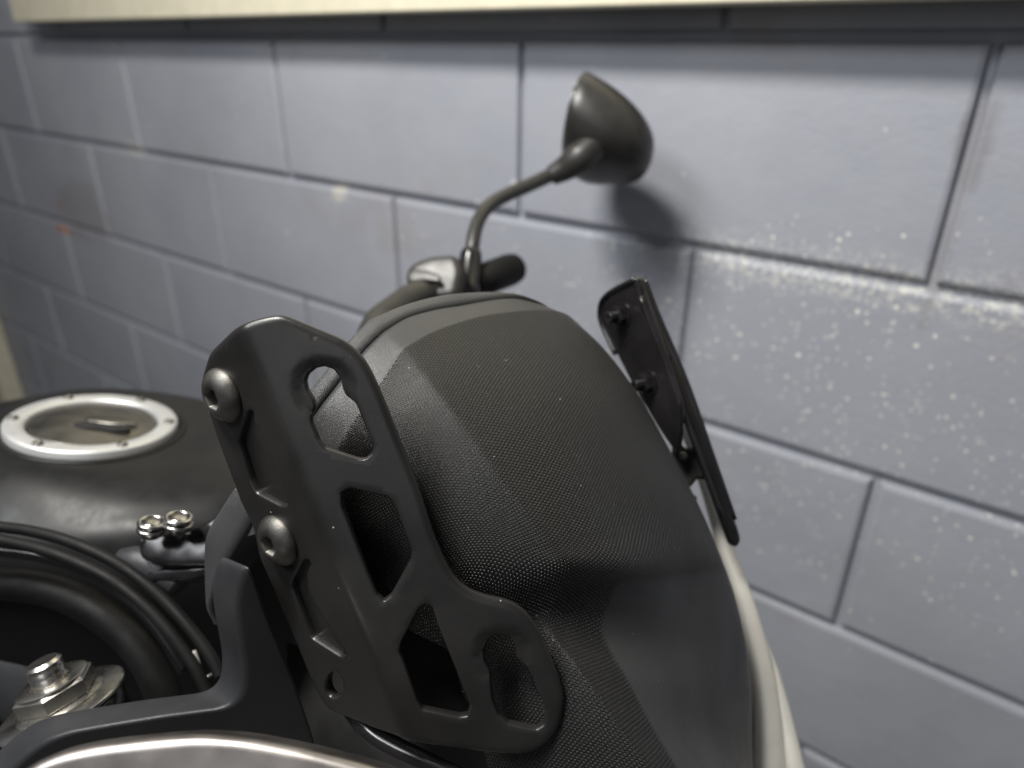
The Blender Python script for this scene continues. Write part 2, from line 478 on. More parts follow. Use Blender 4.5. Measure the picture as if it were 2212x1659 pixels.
holes = [rounded([uvR(p) for p in K], .0008) for K in (K1, K2, K3, K4)] + [rounded([uvL(p) for p in K], .0016) for K in (Q1, Q2, hole)]
bm = bmesh.new()
plate_bm(bm, outer, holes, .0042, .0019, br_map, grid=.0022, step=.0014, seg=5, wide=(1.6, .45), grow=.0003)
# pressed pockets: their floors, deeper on the outer side
for K in (Q1, Q2):
    poly = [uvL(p) for p in K]; c = sum(poly, Vector((0, 0))) / len(poly)
    big = inset(resamp(poly if area2(poly) > 0 else poly[::-1], .002), -.0013)
    xs = [q.x for q in big]; x0, x1 = min(xs), max(xs)
    vs = []
    ov, oe, of, *_ = delaunay_2d_cdt(big, [(i, (i + 1) % len(big)) for i in range(len(big))], [], 1, 1e-7)
    for off in (0, .0008):
        bv = [bm.verts.new(br_map(q.x, q.y, .0031 - .0016 * (q.x - x0) / (x1 - x0) + off)) for q in ov]
        for f in of: bm.faces.new([bv[i] for i in f])
br = link('mounting_bracket', finish(bm), M['powder'], bike)
tag(br, 'satin black folded steel bracket with keyholes and two dull steel bolts')

def button_bolt(px, r, name, mat, parent, h=.0052, ax=None, depth_plane=None, lift=0):
    c = ORG + c2w(plane_uv(px, B0, n_) + n_ * lift) if depth_plane is None else depth_plane
    axw = c2w(n_) if ax is None else ax
    bm = bmesh.new(); hx = r * .40
    prof = [(r * .96, -.001), (r, .0004), (r * .985, .0011), (r * .93, h * .42), (r * .82, h * .66), (r * .66, h * .86), (r * .55, h * .95), (r * .47, h * .985), (hx * 1.06, h * .98), (hx, h * .93), (hx * .97, h * .3), (hx * .1, h * .12)]
    lathe_bm(bm, c, axw, prof, n=60, hexring={8, 9, 10})
    o = link(name, finish(bm), mat, parent); sharp(o, 50); return o
button_bolt((484, 853), .0103, 'bolt', M['bolt'], br)
button_bolt((604, 1166), .0101, 'bolt', M['bolt'], br)

# --- instrument / headlight pod
def W4(row):                                 # (px,py,d[,tex])
    return [P(*p[:3]) for p in row]
O_L = [(468, 1350, .304), (452, 1305, .300), (445, 1225, .296), (447, 1157, .290), (479, 1099, .285), (506, 1057, .283), (580, 950, .280), (668, 850, .278), (708, 802, .280), (753, 742, .285), (800, 692, .293)]
O_R = [(800, 692, .293), (879, 660, .305), (941, 643, .315), (987, 636, .322), (1058, 633, .335), (1116, 637, .345), (1150, 648, .352), (1180, 662, .360), (1215, 690, .385)]
S_L = [(478, 1352, .297), (458, 1312, .293), (489, 1230, .285), (541, 1141, .280), (600, 1030, .276), (672, 909, .272), (725, 837, .274), (783, 763, .280), (827, 718, .287)]
S_R = [(827, 718, .287), (879, 687, .296), (941, 669, .307), (996, 660, .317), (1064, 648, .331), (1110, 645, .3415), (1150, 652, .351), (1185, 665, .359), (1218, 692, .384)]
NL, NR = 80, 90
def ext(pts, nl=None): return pts
rowO = spline(W4(O_L), NL) + spline(W4(O_R), NR)[1:]
rowS = spline(W4(S_L), NL) + spline(W4(S_R), NR)[1:]
back = c2w((.25, .25, 1)).normalized()
def strip_bm(bm, rows):
    g = [[bm.verts.new(p) for p in r] for r in rows]
    for a, b in zip(g, g[1:]):
        for i in range(len(a) - 1): bm.faces.new((a[i], a[i + 1], b[i + 1], b[i]))
    return g
# rear shell: wraps from behind, over the outline, to the seam
rows = []
inn = c2w((.55, .45, .7)).normalized()
for k, (f, d) in enumerate(((0, .060), (0, .030), (0, .010), (0, .004), (0, .0015))):
    rows.append([p + inn * d for p in rowO])
N = 10
for k in range(N + 1):
    f = k / N
    rows.append([a.lerp(b, f * max(.5, 1 - min(.0017, .0003 + .00002 * abs(i_ - 160)) / max(1e-4, (b - a).length))) + (-inn) * (.0021 * max(0, math.sin(math.pi * f)) ** .4) for i_, (a, b) in enumerate(zip(rowO, rowS))])
last = rows[-1]
rows.append([p + inn * .0008 + (b - a) * .012 for p, a, b in zip(last, rowO, rowS)])
rows.append([p + inn * .012 for p in last])
bm = bmesh.new(); strip_bm(bm, rows)
rs = link('rear_shell', finish(bm), M['plastic'], bike)
tag(rs, 'smooth grey black rim shell behind the dark seam')

# front shell control rows: left part ends on the crease, right part starts there
CR = {
 'S': ([(530, 1160, .283), (600, 1030, .276), (672, 909, .272), (725, 837, .274), (783, 763, .280), (827, 718, .287)], S_R),
 'C0': ([(630, 1130, .270), (680, 1055, .267), (731, 978, .265), (777, 903, .267), (827, 832, .271), (876, 755, .280)],
        [(876, 755, .280), (941, 718, .292), (1033, 687, .311), (1095, 677, .325), (1172, 671, .344), (1222, 678, .358), (1256, 706, .380)]),
 'C1': ([(700, 1190, .270), (745, 1090, .265), (795, 1000, .262), (860, 915, .262), (945, 845, .266)],
        [(945, 845, .266), (1020, 800, .281), (1110, 772, .300), (1200, 757, .322), (1270, 752, .342), (1303, 752, .357), (1322, 790, .380)]),
 'C2': ([(770, 1270, .268), (815, 1160, .260), (870, 1070, .256), (940, 1000, .255), (1030, 958, .2565)],
        [(1030, 958, .2565), (1120, 910, .272), (1210, 878, .292), (1300, 856, .316), (1352, 845, .338), (1376, 848, .355), (1385, 890, .378)]),
 'C3': ([(840, 1330, .266), (880, 1240, .257), (935, 1165, .252), (1010, 1105, .2495), (1120, 1078, .2495)],
        [(1120, 1078, .2495), (1210, 1035, .266), (1290, 1000, .287), (1370, 975, .312), (1420, 962, .336), (1443, 965, .354), (1450, 1010, .377)]),
 'C4': ([(900, 1370, .266), (950, 1280, .257), (1010, 1225, .250), (1090, 1185, .247), (1198, 1182, .2465)],
        [(1198, 1182, .2465), (1280, 1155, .262), (1350, 1125, .283), (1430, 1100, .309), (1485, 1085, .334), (1509, 1090, .353), (1512, 1130, .376)]),
 'C5': ([(960, 1400, .270), (1000, 1300, .261), (1060, 1275, .2555), (1130, 1252, .2515), (1222, 1226, .2500)],
        [(1222, 1226, .2500), (1320, 1225, .264), (1400, 1212, .285), (1470, 1200, .311), (1530, 1190, .336), (1556, 1200, .354), (1555, 1240, .377)]),
 'C6': ([(980, 1430, .274), (1020, 1350, .268), (1080, 1338, .2635), (1130, 1322, .2600), (1200, 1304, .2580)],
        [(1200, 1304, .2580), (1310, 1294, .270), (1410, 1284, .2895), (1480, 1276, .314), (1550, 1270, .338), (1588, 1290, .356), (1580, 1330, .378)]),
 'C7': ([(1000, 1500, .280), (1050, 1420, .270), (1090, 1390, .264), (1130, 1365, .260), (1176, 1345, .2585)],
        [(1176, 1345, .2585), (1290, 1365, .266), (1400, 1375, .285), (1490, 1375, .310), (1570, 1370, .338), (1612, 1400, .358), (1600, 1430, .380)]),
 'C8': ([(1030, 1560, .275), (1080, 1520, .266), (1140, 1490, .260), (1200, 1462, .2555), (1255, 1448, .2535)],
        [(1255, 1448, .2535), (1360, 1470, .264), (1450, 1480, .284), (1530, 1485, .311), (1590, 1490, .338), (1622, 1500, .359), (1612, 1530, .380)]),
 'C9': ([(1060, 1680, .272), (1120, 1640, .264), (1200, 1610, .257), (1270, 1590, .252), (1345, 1575, .2495)],
        [(1345, 1575, .2495), (1420, 1585, .261), (1490, 1590, .283), (1550, 1595, .311), (1600, 1600, .338), (1625, 1610, .360), (1612, 1640, .380)]),
 'C10': ([(1100, 1800, .268), (1180, 1770, .260), (1260, 1740, .253), (1350, 1720, .247), (1440, 1705, .244)],
        [(1440, 1705, .244), (1500, 1710, .257), (1550, 1710, .281), (1590, 1712, .311), (1615, 1715, .339), (1628, 1720, .360), (1612, 1750, .380)]),
 'C11': ([(1140, 1950, .265), (1240, 1920, .256), (1340, 1890, .249), (1430, 1860, .243), (1520, 1840, .240)],
        [(1520, 1840, .240), (1560, 1840, .255), (1590, 1840, .280), (1610, 1840, .311), (1622, 1840, .339), (1628, 1845, .360), (1612, 1870, .380)]),
}
names = ['S', 'C0', 'C1', 'C2', 'C3', 'C4', 'C5', 'C6', 'C7', 'C8', 'C9', 'C10', 'C11']
NL, NR = 90, 130
DEL = {'C1': .0015, 'C2': .0035, 'C3': .0055, 'C4': .0065, 'C5': .0035, 'C6': .0045, 'C7': .0055, 'C8': .003}
for k_, dl in DEL.items():
    a_, b2 = CR[k_]
    CR[k_] = ([(x, y, d + dl) for x, y, d in a_], [(x, y, d + dl * max(0, 1 - i / 4)) for i, (x, y, d) in enumerate(b2)])
ctrl = {k: spline(W4(CR[k][0]), NL) + spline(W4(CR[k][1]), NR)[1:] for k in names}
cols = NL + NR - 1
grid = []; rowid = []
SUB = {'S': 8}
for i in range(len(names) - 1):
    n = 8 if i == 0 else 20
    for k in range(n):
        t = k / n; row = []
        for c in range(cols):
            g = lambda j: ctrl[names[min(max(j, 0), len(names) - 1)]][c]
            if i == 0: p = g(0).lerp(g(1), t)
            else:
                p0 = g(i - 1) if i > 1 else g(1) * 2 - g(2)
                p = cr(p0, g(i), g(i + 1), g(i + 2) if i + 2 < len(names) else g(i + 1) * 2 - g(i), t)
            row.append(p)
        grid.append(row); rowid.append(i + t)
grid.append(ctrl[names[-1]]); rowid.append(len(names) - 1)
# gently round the crease
for it in range(5):
    new = [r[:] for r in grid]
    for r in range(len(grid)):
        if it > 2 and rowid[r] > 5: continue
        for c in range(NL - 8, NL + 8): new[r][c] = grid[r][c] * .5 + (grid[r][c - 1] + grid[r][c + 1]) * .25
    grid = new
for it in range(22):
    new = [r[:] for r in grid]
    for r in range(1, len(grid) - 1):
        if not 4.9 < rowid[r] < 8.4: continue
        wgt = sm(1.15 - abs(rowid[r] - 6.5) / 1.7)
        for c in range(NL - 34, NL + 34):
            k = wgt * sm(1 - abs(c - NL) / 34)
            av = (grid[r][c - 1] + grid[r][c + 1] + grid[r - 1][c] + grid[r + 1][c]) * .25
            new[r][c] = grid[r][c].lerp(av, k)
    grid = new
lip1 = [p + inn * .0006 - (grid[1][i] - p).normalized() * .0003 for i, p in enumerate(grid[0])]
lip2 = [p + inn * .012 for p in lip1]
rows = [lip2, lip1] + grid; ids = [-1, -.01] + rowid
bm = bmesh.new()
uv = bm.loops.layers.uv.new('UVMap'); cl = bm.verts.layers.float.new('tex')
G = strip_bm(bm, rows)
# arc-length coordinates
vv = [0.0] * len(rows); uu = {}
mid = NL + 10
for r in range(1, len(rows)): vv[r] = vv[r - 1] + (rows[r][mid] - rows[r - 1][mid]).length
base_r = ids.index(1.0); v0 = vv[base_r]
for r in range(len(rows)):
    s = 0; L = [0]
    for c in range(1, cols): s += (rows[r][c] - rows[r][c - 1]).length; L.append(s)
    for c in range(cols): uu[(r, c)] = L[c] - L[NL]
for r, row in enumerate(G):
    for c, vt in enumerate(row):
        t = 1.0
        if ids[r] < 1.0: t = 0.0
        if ids[r] >= 1.0 and ids[r] < 6:
            t *= max(0, min(1, (NL + NR * .83 - c) / (NR * .12)))
        if ids[r] > 6.2: t *= 1 - (1 - max(0, min(1, 1 - (c - NL - 18 + (ids[r] - 6) * 2) / 5))) * min(1, (ids[r] - 6.2) / .6)
        elif ids[r] >= 6: t *= max(0, min(1, (NL + NR * .83 - c) / (NR * .12)))
        vt[cl] = t
for r in range(len(G)):
    for vt in G[r]: pass
idx = {vt: (r, c) for r, row in enumerate(G) for c, vt in enumerate(row)}
for f in bm.faces:
    for lp in f.loops:
        r, c = idx[lp.vert]; lp[uv].uv = (uu[(r, c)] * 10, (vv[r] - v0) * 10)
me = finish(bm)
def pod_mat():
    t = NT('dimpled_black_plastic'); b = t.b
    U = t.node('ShaderNodeUVMap').outputs[0]; at = t.node('ShaderNodeAttribute', attribute_name='tex').outputs['Fac']
    s = t.node('ShaderNodeSeparateXYZ'); t.put(s.inputs[0], U); u, v_ = s.outputs[0], s.outputs[1]
    k = 2 * math.pi / (.00150 * 10) / (math.sqrt(3) / 2)
    tot = None
    for a in (0, math.pi * 2 / 3, math.pi * 4 / 3):
        ph = t.math('ADD', t.math('MULTIPLY', u, k * math.cos(a + .1)), t.math('MULTIPLY', v_, k * math.sin(a + .1)))
        cs = t.math('COSINE', ph); tot = cs if tot is None else t.math('ADD', tot, cs)
    hex_ = t.step(t.math('DIVIDE', t.math('ADD', tot, 1.5), 4.5), .12, .62)
    msk = t.step(at, .2, .8)
    h = t.math('MULTIPLY', hex_, msk)
    co = t.obco()
    b1 = t.bump(t.noise(co, 3000, 2, .6), .00018)
    t.put(b.inputs['Normal'], t.bump(h, .00065, 1.0, b1))
    sm = C(.036, .037, .039); tx = t.mix(hex_, C(.006, .006, .006), C(.021, .0205, .020))
    base = t.mix(msk, sm, tx)
    vo = t.node('ShaderNodeTexVoronoi'); t.put(vo.inputs['Vector'], co); vo.inputs['Scale'].default_value = 230
    sp = t.node('ShaderNodeSeparateColor'); t.put(sp.inputs[0], vo.outputs['Color'])
    d = t.math('MULTIPLY', t.math('LESS_THAN', vo.outputs['Distance'], t.math('MULTIPLY', sp.outputs[1], .09)), t.math('GREATER_THAN', sp.outputs[0], .80))
    # lint: short curled threads
    wv = t.noise(co, 55, 2, .5)
    ln = t.math('LESS_THAN', t.math('ABSOLUTE', t.math('SUBTRACT', wv, .5)), .0012)
    ln = t.math('MULTIPLY', ln, t.step(t.noise(co, 120, 2), .66, .70))
    base = t.mix(t.math('MAXIMUM', d, t.math('MULTIPLY', ln, .5)), base, C(.34, .32, .28))
    t.put(b.inputs['Base Color'], base)
    t.put(b.inputs['Roughness'], t.step(t.noise(co, 40, 5, .6), .3, .7, .34, .44))
    return t.m
M['pod'] = pod_mat()
me.materials.append(M['pod'])
pod = link('front_shell', me, None, bike)
tag(pod, 'black domed plastic cover with fine hexagonal dimples')
# dark body added behind the shell, stands in for the shade in the slots
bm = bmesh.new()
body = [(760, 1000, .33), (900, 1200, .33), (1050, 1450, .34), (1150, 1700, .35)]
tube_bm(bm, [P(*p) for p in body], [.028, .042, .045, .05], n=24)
link('dark_slot_filler', finish(bm), M['void'], bike)

# --- fairing stay, lower left
bm = bmesh.new()
stay_px = [(524, 1232), (545, 1222), (579, 1325), (640, 1471), (680, 1590), (700, 1680), (500, 1790), (100, 1800), (-60, 1760), (-40, 1715), (20, 1668), (60, 1630), (108, 1598), (160, 1580), (250, 1564),
           (360, 1546), (484, 1530), (512, 1516), (528, 1490), (530, 1440), (518, 1370), (511, 1320), (513, 1286)]
nS = Vector((.22, .48, -.85)).normalized()
flat_plate(bm, stay_px, camP(560, 1500, .288), nS, .018, .0022, rc=22, grid=.008, step=.0025, seg=6, back=Vector((-.0162, -.0004, .015)))
st = link('fairing_stay', finish(bm), M['stay'], bike)
tag(st, 'dark grey plastic L shaped stay with rounded edges')
# --- metal band at the bottom edge
bm = bmesh.new()
band_px = [(10, 1700), (46, 1659), (118, 1626), (206, 1608), (324, 1595), (426, 1587), (529, 1594), (651, 1617), (790, 1652), (900, 1690), (960, 1800), (900, 1990), (-100, 1990), (-60, 1800)]
flat_plate(bm, band_px, camP(400, 1620, .205), Vector((.05, -.30, -1)), .012, .0035, rc=40, grid=.008, step=.003, seg=6)
o = link('metal_guard', finish(bm), M['band'], bike)
tag(o, 'satin silver metal guard with rounded bright edge')
bm = bmesh.new()
tube_bm(bm, [P(x, y, d) for x, y, d in ((760, 1535, .28), (800, 1580, .272), (850, 1612, .267), (920, 1645, .262), (1010, 1690, .258))], [.0035, .004, .0038, .0035, .0035])
link('trim_edge', finish(bm), M['gloss'], bike)

# --- far bracket
Bf = camP(1385, 648, .375)
bm = bmesh.new()
nf = Vector((-.876, .19, -.417)).normalized()
flat_plate(bm, [(1293, 672), (1297, 650), (1322, 624), (1373, 598), (1393, 650), (1444, 800), (1468, 872), (1468, 940), (1462, 985), (1424, 930), (1365, 832), (1326, 754), (1295, 690)],
           Bf, nf, .0035, .0015, rc=10, grid=.006, step=.003)
# raised edge running round the panel
def nfp(x, y, l=0): return ORG + c2w(plane_uv((x, y), Bf, nf) + nf * l)
tube_bm(bm, [nfp(*p) for p in ((1330, 765), (1300, 700), (1296, 668), (1304, 645), (1326, 627), (1372, 603))], .0016, n=10)
flat_plate(bm, [(1373, 597), (1391, 598), (1400, 622), (1420, 675), (1483, 824), (1542, 989), (1598, 1146), (1603, 1168), (1594, 1184), (1580, 1176), (1561, 1126), (1498, 950), (1444, 813), (1385, 648)],
           Bf - Vector((0, 0, .002)), Vector((.42, -.1, -.9)), .004, .0018, rc=8, grid=.006, step=.003)
tube_bm(bm, [P(x, y, .371) for x, y in ((1383, 640), (1440, 795), (1496, 940), (1560, 1116))], .0011, n=10)
tube_bm(bm, [P(x, y, .366) for x, y in ((1394, 603), (1421, 675), (1484, 824), (1542, 989), (1588, 1122))], .0011, n=10)
fb = link('mounting_bracket', finish(bm), M['gloss'], bike)
tag(fb, 'far bracket seen from inside with two dark studs')
for x, y in ((1345, 680), (1401, 826)):
    c = nfp(x, y); bm = bmesh.new()
    lathe_bm(bm, c, c2w(nf), [(.0075, -.0005), (.0075, .0008), (.0058, .001), (.0058, .0045), (.0052, .005), (.0034, .005), (.0034, .0095), (.0028, .010), (.0012, .0098), (.0010, .0075)], n=36, hexring={2, 3, 4})
    sharp(link('stud', finish(bm), M['gloss'], fb))

# --- aluminium bar and its black clamp at the right of the cover
bm = bmesh.new()
def PR(x, y, d, r): return P(x, y, d), r / F * d
seq = [(1440, 870, .43, 8), (1477, 935, .425, 13), (1512, 1030, .42, 14), (1542, 1120, .415, 17), (1569, 1215, .41, 20), (1595, 1290, .405, 23), (1617, 1370, .40, 26), (1634, 1440, .395, 28), (1646, 1520, .39, 31), (1652, 1600, .385, 34), (1656, 1720, .38, 38), (1662, 2000, .37, 42)]
pr = [PR(s[0] + 7, *s[1:]) for s in seq]
tube_bm(bm, [a for a, b in pr], [b for a, b in pr], n=28)
seq = [(1618, 1330, .408, 12), (1640, 1400, .402, 16), (1662, 1470, .395, 19), (1683, 1550, .389, 21), (1702, 1640, .383, 24), (1716, 1720, .38, 26), (1735, 2000, .37, 28)]
pr = [PR(s[0] + 7, *s[1:]) for s in seq]
tube_bm(bm, [a for a, b in pr], [b for a, b in pr], n=24)
o = link('support_bar', finish(bm), M['alu'], bike)
tag(o, 'pale brushed aluminium bar widening towards the bottom')
bm = bmesh.new()
flat_plate(bm, [(1455, 930), (1480, 968), (1512, 962), (1530, 1000), (1535, 1036), (1508, 1032), (1492, 1052), (1462, 1048), (1450, 1000)], camP(1490, 1000, .385), Vector((-.2, -.2, -1)), .012, .002, rc=6, grid=.006)
link('bar_clamp', finish(bm), M['void'], bike)
for x, y in ((1497, 1078), (1476, 985)):
    bm = bmesh.new(); lathe_bm(bm, P(x, y, .380), c2w((-.3, -.3, -.9)), [(.0022, 0), (.0022, .0012), (.001, .002)], n=16)
    link('rivet', finish(bm), M['bolt'], bike)
bm = bmesh.new()   # dark edge between cover and bar
tube_bm(bm, [P(x, y, d) for x, y, d in ((1466, 1040, .39), (1508, 1130, .39), (1547, 1235, .39), (1580, 1345, .39), (1599, 1450, .39), (1608, 1560, .388), (1604, 1720, .385))], .0036, n=14)
link('shell_seal', finish(bm), M['rubber'], bike)

# --- fuel tank
cols_px = [-260, -120, 0, 110, 220, 330, 430, 520, 620]
def trow(ys, ds): return [P(x, y, d) for x, y, d in zip(cols_px, ys, ds)]
trs = [
 trow([1150, 1120, 1100, 1090, 1090, 1100, 1110, 1130, 1150], [.62] * 9),
 trow([1000, 955, 930, 915, 910, 915, 930, 955, 1000], [.62, .62, .62, .62, .62, .62, .62, .61, .60]),
 trow([925, 890, 869, 850, 842, 846, 860, 890, 950], [.565, .56, .558, .556, .556, .556, .555, .55, .54]),
 trow([960, 935, 915, 900, 892, 892, 900, 925, 980], [.50, .500, .500, .502, .504, .506, .507, .505, .50]),
 trow([1000, 985, 975, 968, 962, 960, 965, 985, 1030], [.455, .456, .457, .458, .460, .463, .466, .467, .465]),
 trow([1050, 1045, 1040, 1037, 1034, 1030, 1030, 1042, 1075], [.426, .427, .428, .429, .431, .435, .440, .444, .447]),
 trow([1110, 1108, 1105, 1105, 1105, 1100, 1100, 1105, 1130], [.405, .405, .406, .407, .410, .415, .422, .430, .438]),
 trow([1190, 1188, 1185, 1188, 1190, 1185, 1180, 1180, 1195], [.392, .392, .393, .395, .399, .405, .415, .425, .438]),
 trow([1330, 1330, 1330, 1340, 1350, 1350, 1340, 1340, 1350], [.395, .395, .396, .398, .402, .409, .42, .433, .45]),
 trow([1550, 1550, 1550, 1550, 1550, 1550, 1550, 1550, 1550], [.43, .43, .43, .43, .43, .435, .44, .455, .47]),
]
res = [spline(r, 70) for r in trs]
full = []
for i in range(len(res) - 1):
    for k in range(10):
        t = k / 10
        full.append([cr(res[max(i - 1, 0)][c], res[i][c], res[i + 1][c], res[min(i + 2, len(res) - 1)][c], t) for c in range(70)])
full.append(res[-1])
cN = c2w((.17, -1, -.32)).normalized()
cc = P(203, 916, .4815) + cN * .001
for row in full:
    for i, p in enumerate(row):
        q = p - cc; h = q.dot(cN); rr_ = (q - cN * h).length
        if abs(h) < .05: row[i] = p + cN * (-.0035 - h) * sm((.105 - rr_) / .05)
bm = bmesh.new(); strip_bm(bm, full)
tank = link('fuel_tank', finish(bm), M['tank'], bike)
tag(tank, 'satin dark fuel tank')
# filler cap
bm = bmesh.new()
R0, R1 = .0520, .0392
lathe_bm(bm, cc, cN, [(R0 + .0022, -.010), (R0, -.004), (R0, .0005), (R0 - .0008, .0015), (R0 - .002, .002), (R1 + .004, .002), (R1 + .001, .0012), (R1, .0), (R1 - .0002, -.004), (.01, -.0041)], n=96)
ring = link('cap_ring', finish(bm), M['ring'], tank); sharp(ring, 40)
bm = bmesh.new(); lathe_bm(bm, cc, cN, [(R1 - .0012, -.004), (R1 - .0012, -.001), (R1 - .0022, .0002), (R1 - .006, .0006), (.024, .0026), (.010, .0034), (.001, .0036)], n=80)
cap = link('filler_cap', finish(bm), M['cap'], tank); sharp(cap, 40)
x, y, z = basis(cN, c2w((0, 0, 1)))
if x.dot(c2w((1, 0, 0))) < 0: x, y = -x, -y
# key flap: dark opening with raised lid
bm = bmesh.new()
kc = cc + x * .0125 - y * .0105 * (1 if y.dot(c2w((0, 1, 0))) < 0 else -1) + cN * .0031
lathe_bm(bm, kc, cN, [(.0175, -.002), (.0175, .0010), (.0168, .0013), (.001, .0008)], n=40, sy=.34, up=(c2w((-.18, 0, 1))))
link('lock_opening', finish(bm), M['void'], tank)
bm = bmesh.new(); lathe_bm(bm, kc + y * .0098 * (1 if y.dot(c2w((0, 1, 0))) < 0 else -1), cN, [(.0165, -.003), (.0165, .0008), (.0155, .0014), (.001, .0017)], n=40, sy=.36, up=(c2w((-.18, 0, 1))))
link('lock_lid', finish(bm), M['cap'], tank)
for a in range(6):
    an = math.radians(a * 60 + 22); p = cc + (x * math.cos(an) + y * math.sin(an)) * ((R0 + R1) / 2 + .001) + cN * .0018
    bm = bmesh.new(); lathe_bm(bm, p, cN, [(.0034, -.001), (.0034, .0004), (.0026, .0016), (.0014, .0018), (.0012, .0006)], n=20)
    link('cap_screw', finish(bm), M['bolt'], tank)
bm = bmesh.new()
lathe_bm(bm, cc - cN * .004, cN, [(R0 + .0062, -.004), (R0 + .0058, .0008), (R0 + .004, .0022), (R0 + .0015, .0008), (R0 + .001, -.004)], n=90)
link('cap_surround', finish(bm), M['tank'], tank)

# --- cables and hoses
def cable(name, pts, r, mat, ridge=0, per=10, label=None):
    bm = bmesh.new(); tube_bm(bm, [P(*p) for p in pts], r, n=18, per=per, ridge=ridge)
    o = link(name, finish(bm), mat, bike)
    if label: tag(o, label)
    return o
cable('control_cable', [(-420, 1130, .38), (-80, 1125, .36), (0, 1138, .36), (60, 1146, .358), (130, 1163, .355), (200, 1190, .352), (270, 1228, .35), (340, 1282, .347), (400, 1345, .343), (450, 1410, .34), (478, 1462, .338)], .0029, M['rubber'])
cable('control_cable', [(-420, 1160, .37), (-80, 1150, .35), (0, 1166, .35), (80, 1184, .347), (160, 1212, .344), (240, 1252, .341), (310, 1306, .338), (370, 1370, .335), (420, 1440, .333), (450, 1500, .332)], .0027, M['rubber'], ridge=.06, per=60)
cable('control_cable', [(-420, 1190, .39), (-80, 1180, .37), (0, 1190, .37), (100, 1205, .368), (200, 1240, .366), (290, 1300, .364), (350, 1370, .362), (400, 1450, .36)], .0032, M['gloss'])
cable('hose', [(-450, 1290, .39), (-120, 1262, .385), (0, 1262, .385), (90, 1272, .383), (170, 1300, .38), (250, 1352, .376), (310, 1415, .372), (352, 1500, .37), (370, 1600, .37)], .0086, M['rubber'], label='thick dark grey hose curving below the cables')
bm = bmesh.new()
tube_bm(bm, [P(x, y, d) for x, y, d in ((-160, 1440, .44), (-40, 1420, .44), (60, 1430, .44), (140, 1480, .44), (190, 1560, .44))], [.03, .034, .034, .032, .03], n=30)
link('fork_cover', finish(bm), M['stay'], bike)
bm = bmesh.new()
flat_plate(bm, [(-300, 1180), (200, 1180), (480, 1250), (760, 1100), (1000, 1300), (1250, 1950), (-300, 1950)], camP(400, 1500, .475), Vector((0, -.2, -1)), .02, .004, rc=30, grid=.02, step=.01)
link('dark_backing', finish(bm), M['void'], bike)  # black sheet added behind the lower parts to make their gaps dark
# cable end fitting
bm = bmesh.new(); tube_bm(bm, [P(414, 1408, .35), P(428, 1452, .348)], .0022, n=12)
link('cable_ferrule', finish(bm), M['alu'], bike)
bm = bmesh.new(); tube_bm(bm, [P(*q) for q in ((444, 1462, .345), (455, 1458, .345), (468, 1448, .345), (476, 1436, .345))], .0007, n=8)
link('wire_clip', finish(bm), M['zinc'], bike)

# --- chrome banjo fitting on black block
bm = bmesh.new()
flat_plate(bm, [(292, 1160), (330, 1152), (415, 1138), (448, 1122), (478, 1100), (500, 1110), (500, 1230), (440, 1222), (350, 1222), (300, 1206)], camP(380, 1180, .345), Vector((-.1, -.45, -1)), .016, .003, rc=12)
blk = link('brake_junction', finish(bm), M['gloss'], bike)
for px, py, w_ in ((328, 1134, 1), (386, 1124, 1)):
    bm = bmesh.new(); c = P(px, py, .338); ax = c2w((.18, -.93, -.33)).normalized(); bx, by, bz = basis(ax, c2w((0, 0, 1)))
    for h, R in ((0, .0054), (.0032, .0052)):
        pts = [c + bz * (h - .002) + (bx * math.cos(a) * R * 1.05 + by * math.sin(a) * R) for a in [2 * math.pi * k / 20 for k in range(21)]]
        tube_bm(bm, pts, .0012, n=12, per=2, caps=False)
    lathe_bm(bm, c, ax, [(.0042, -.006), (.0042, .001), (.0036, .002), (.001, .0015)], n=24)
    link('banjo_fitting', finish(bm), M['chrome'], blk)
bm = bmesh.new(); tube_bm(bm, [P(*q) for q in ((262, 1208, .36), (300, 1212, .358), (350, 1232, .356), (392, 1262, .354))], [.0055, .0075, .0078, .007], n=20)
link('brake_line_end', finish(bm), M['stay'], blk)
bm = bmesh.new(); tube_bm(bm, [P(*q) for q in ((330, 1242, .352), (420, 1236, .35), (470, 1228, .35))], [.004, .005, .005], n=16)
link('brake_pipe', finish(bm), M['gloss'], blk)

# --- stem stud, flange nut and washer
ax = c2w((-.28, -.92, -.19)).normalized()
wc = P(135, 1520, .318)
RW = .0262
bm = bmesh.new(); lathe_bm(bm, wc, ax, [(.0095, -.0012), (RW - .0006, -.0012), (RW, -.0004), (RW, .0006), (RW - .0008, .0012), (.0095, .0012)], n=72)
wsh = link('washer', finish(bm), M['zinc'], bike); sharp(wsh, 40)
bm = bmesh.new()
rn = .0166
lathe_bm(bm, wc + ax * .0013, ax, [(.0178, 0), (.0178, .0009), (.0160, .0018), (rn * .95, .002), (rn, .0028), (rn, .0088), (rn * .93, .0098), (.0146, .0100), (.0146, .0108), (.0136, .0113), (.0086, .0113), (.0082, .0105)], n=72, hexring={3, 4, 5, 6})
nut = link('flange_nut', finish(bm), M['zinc'], wsh); sharp(nut, 28)
bm = bmesh.new(); prof = [(.0068, .006)]
hh = .0095
for k in range(3):
    prof += [(.0073, hh), (.0073, hh + .0025), (.0071, hh + .0028), (.0071, hh + .0031)]; hh += .0033
prof += [(.0073, hh), (.0073, hh + .0016), (.0061, hh + .0028), (.0060, hh + .0029), (.001, hh + .0026)]
lathe_bm(bm, wc, ax, prof, n=48)
sharp(link('threaded_stud', finish(bm), M['zinc'], wsh), 40)
bm = bmesh.new(); lathe_bm(bm, wc - ax * .002, ax, [(.024, -.016), (.0245, -.001), (.023, 0.0)], n=50)
link('rubber_mount', finish(bm), M['gloss'], bike)

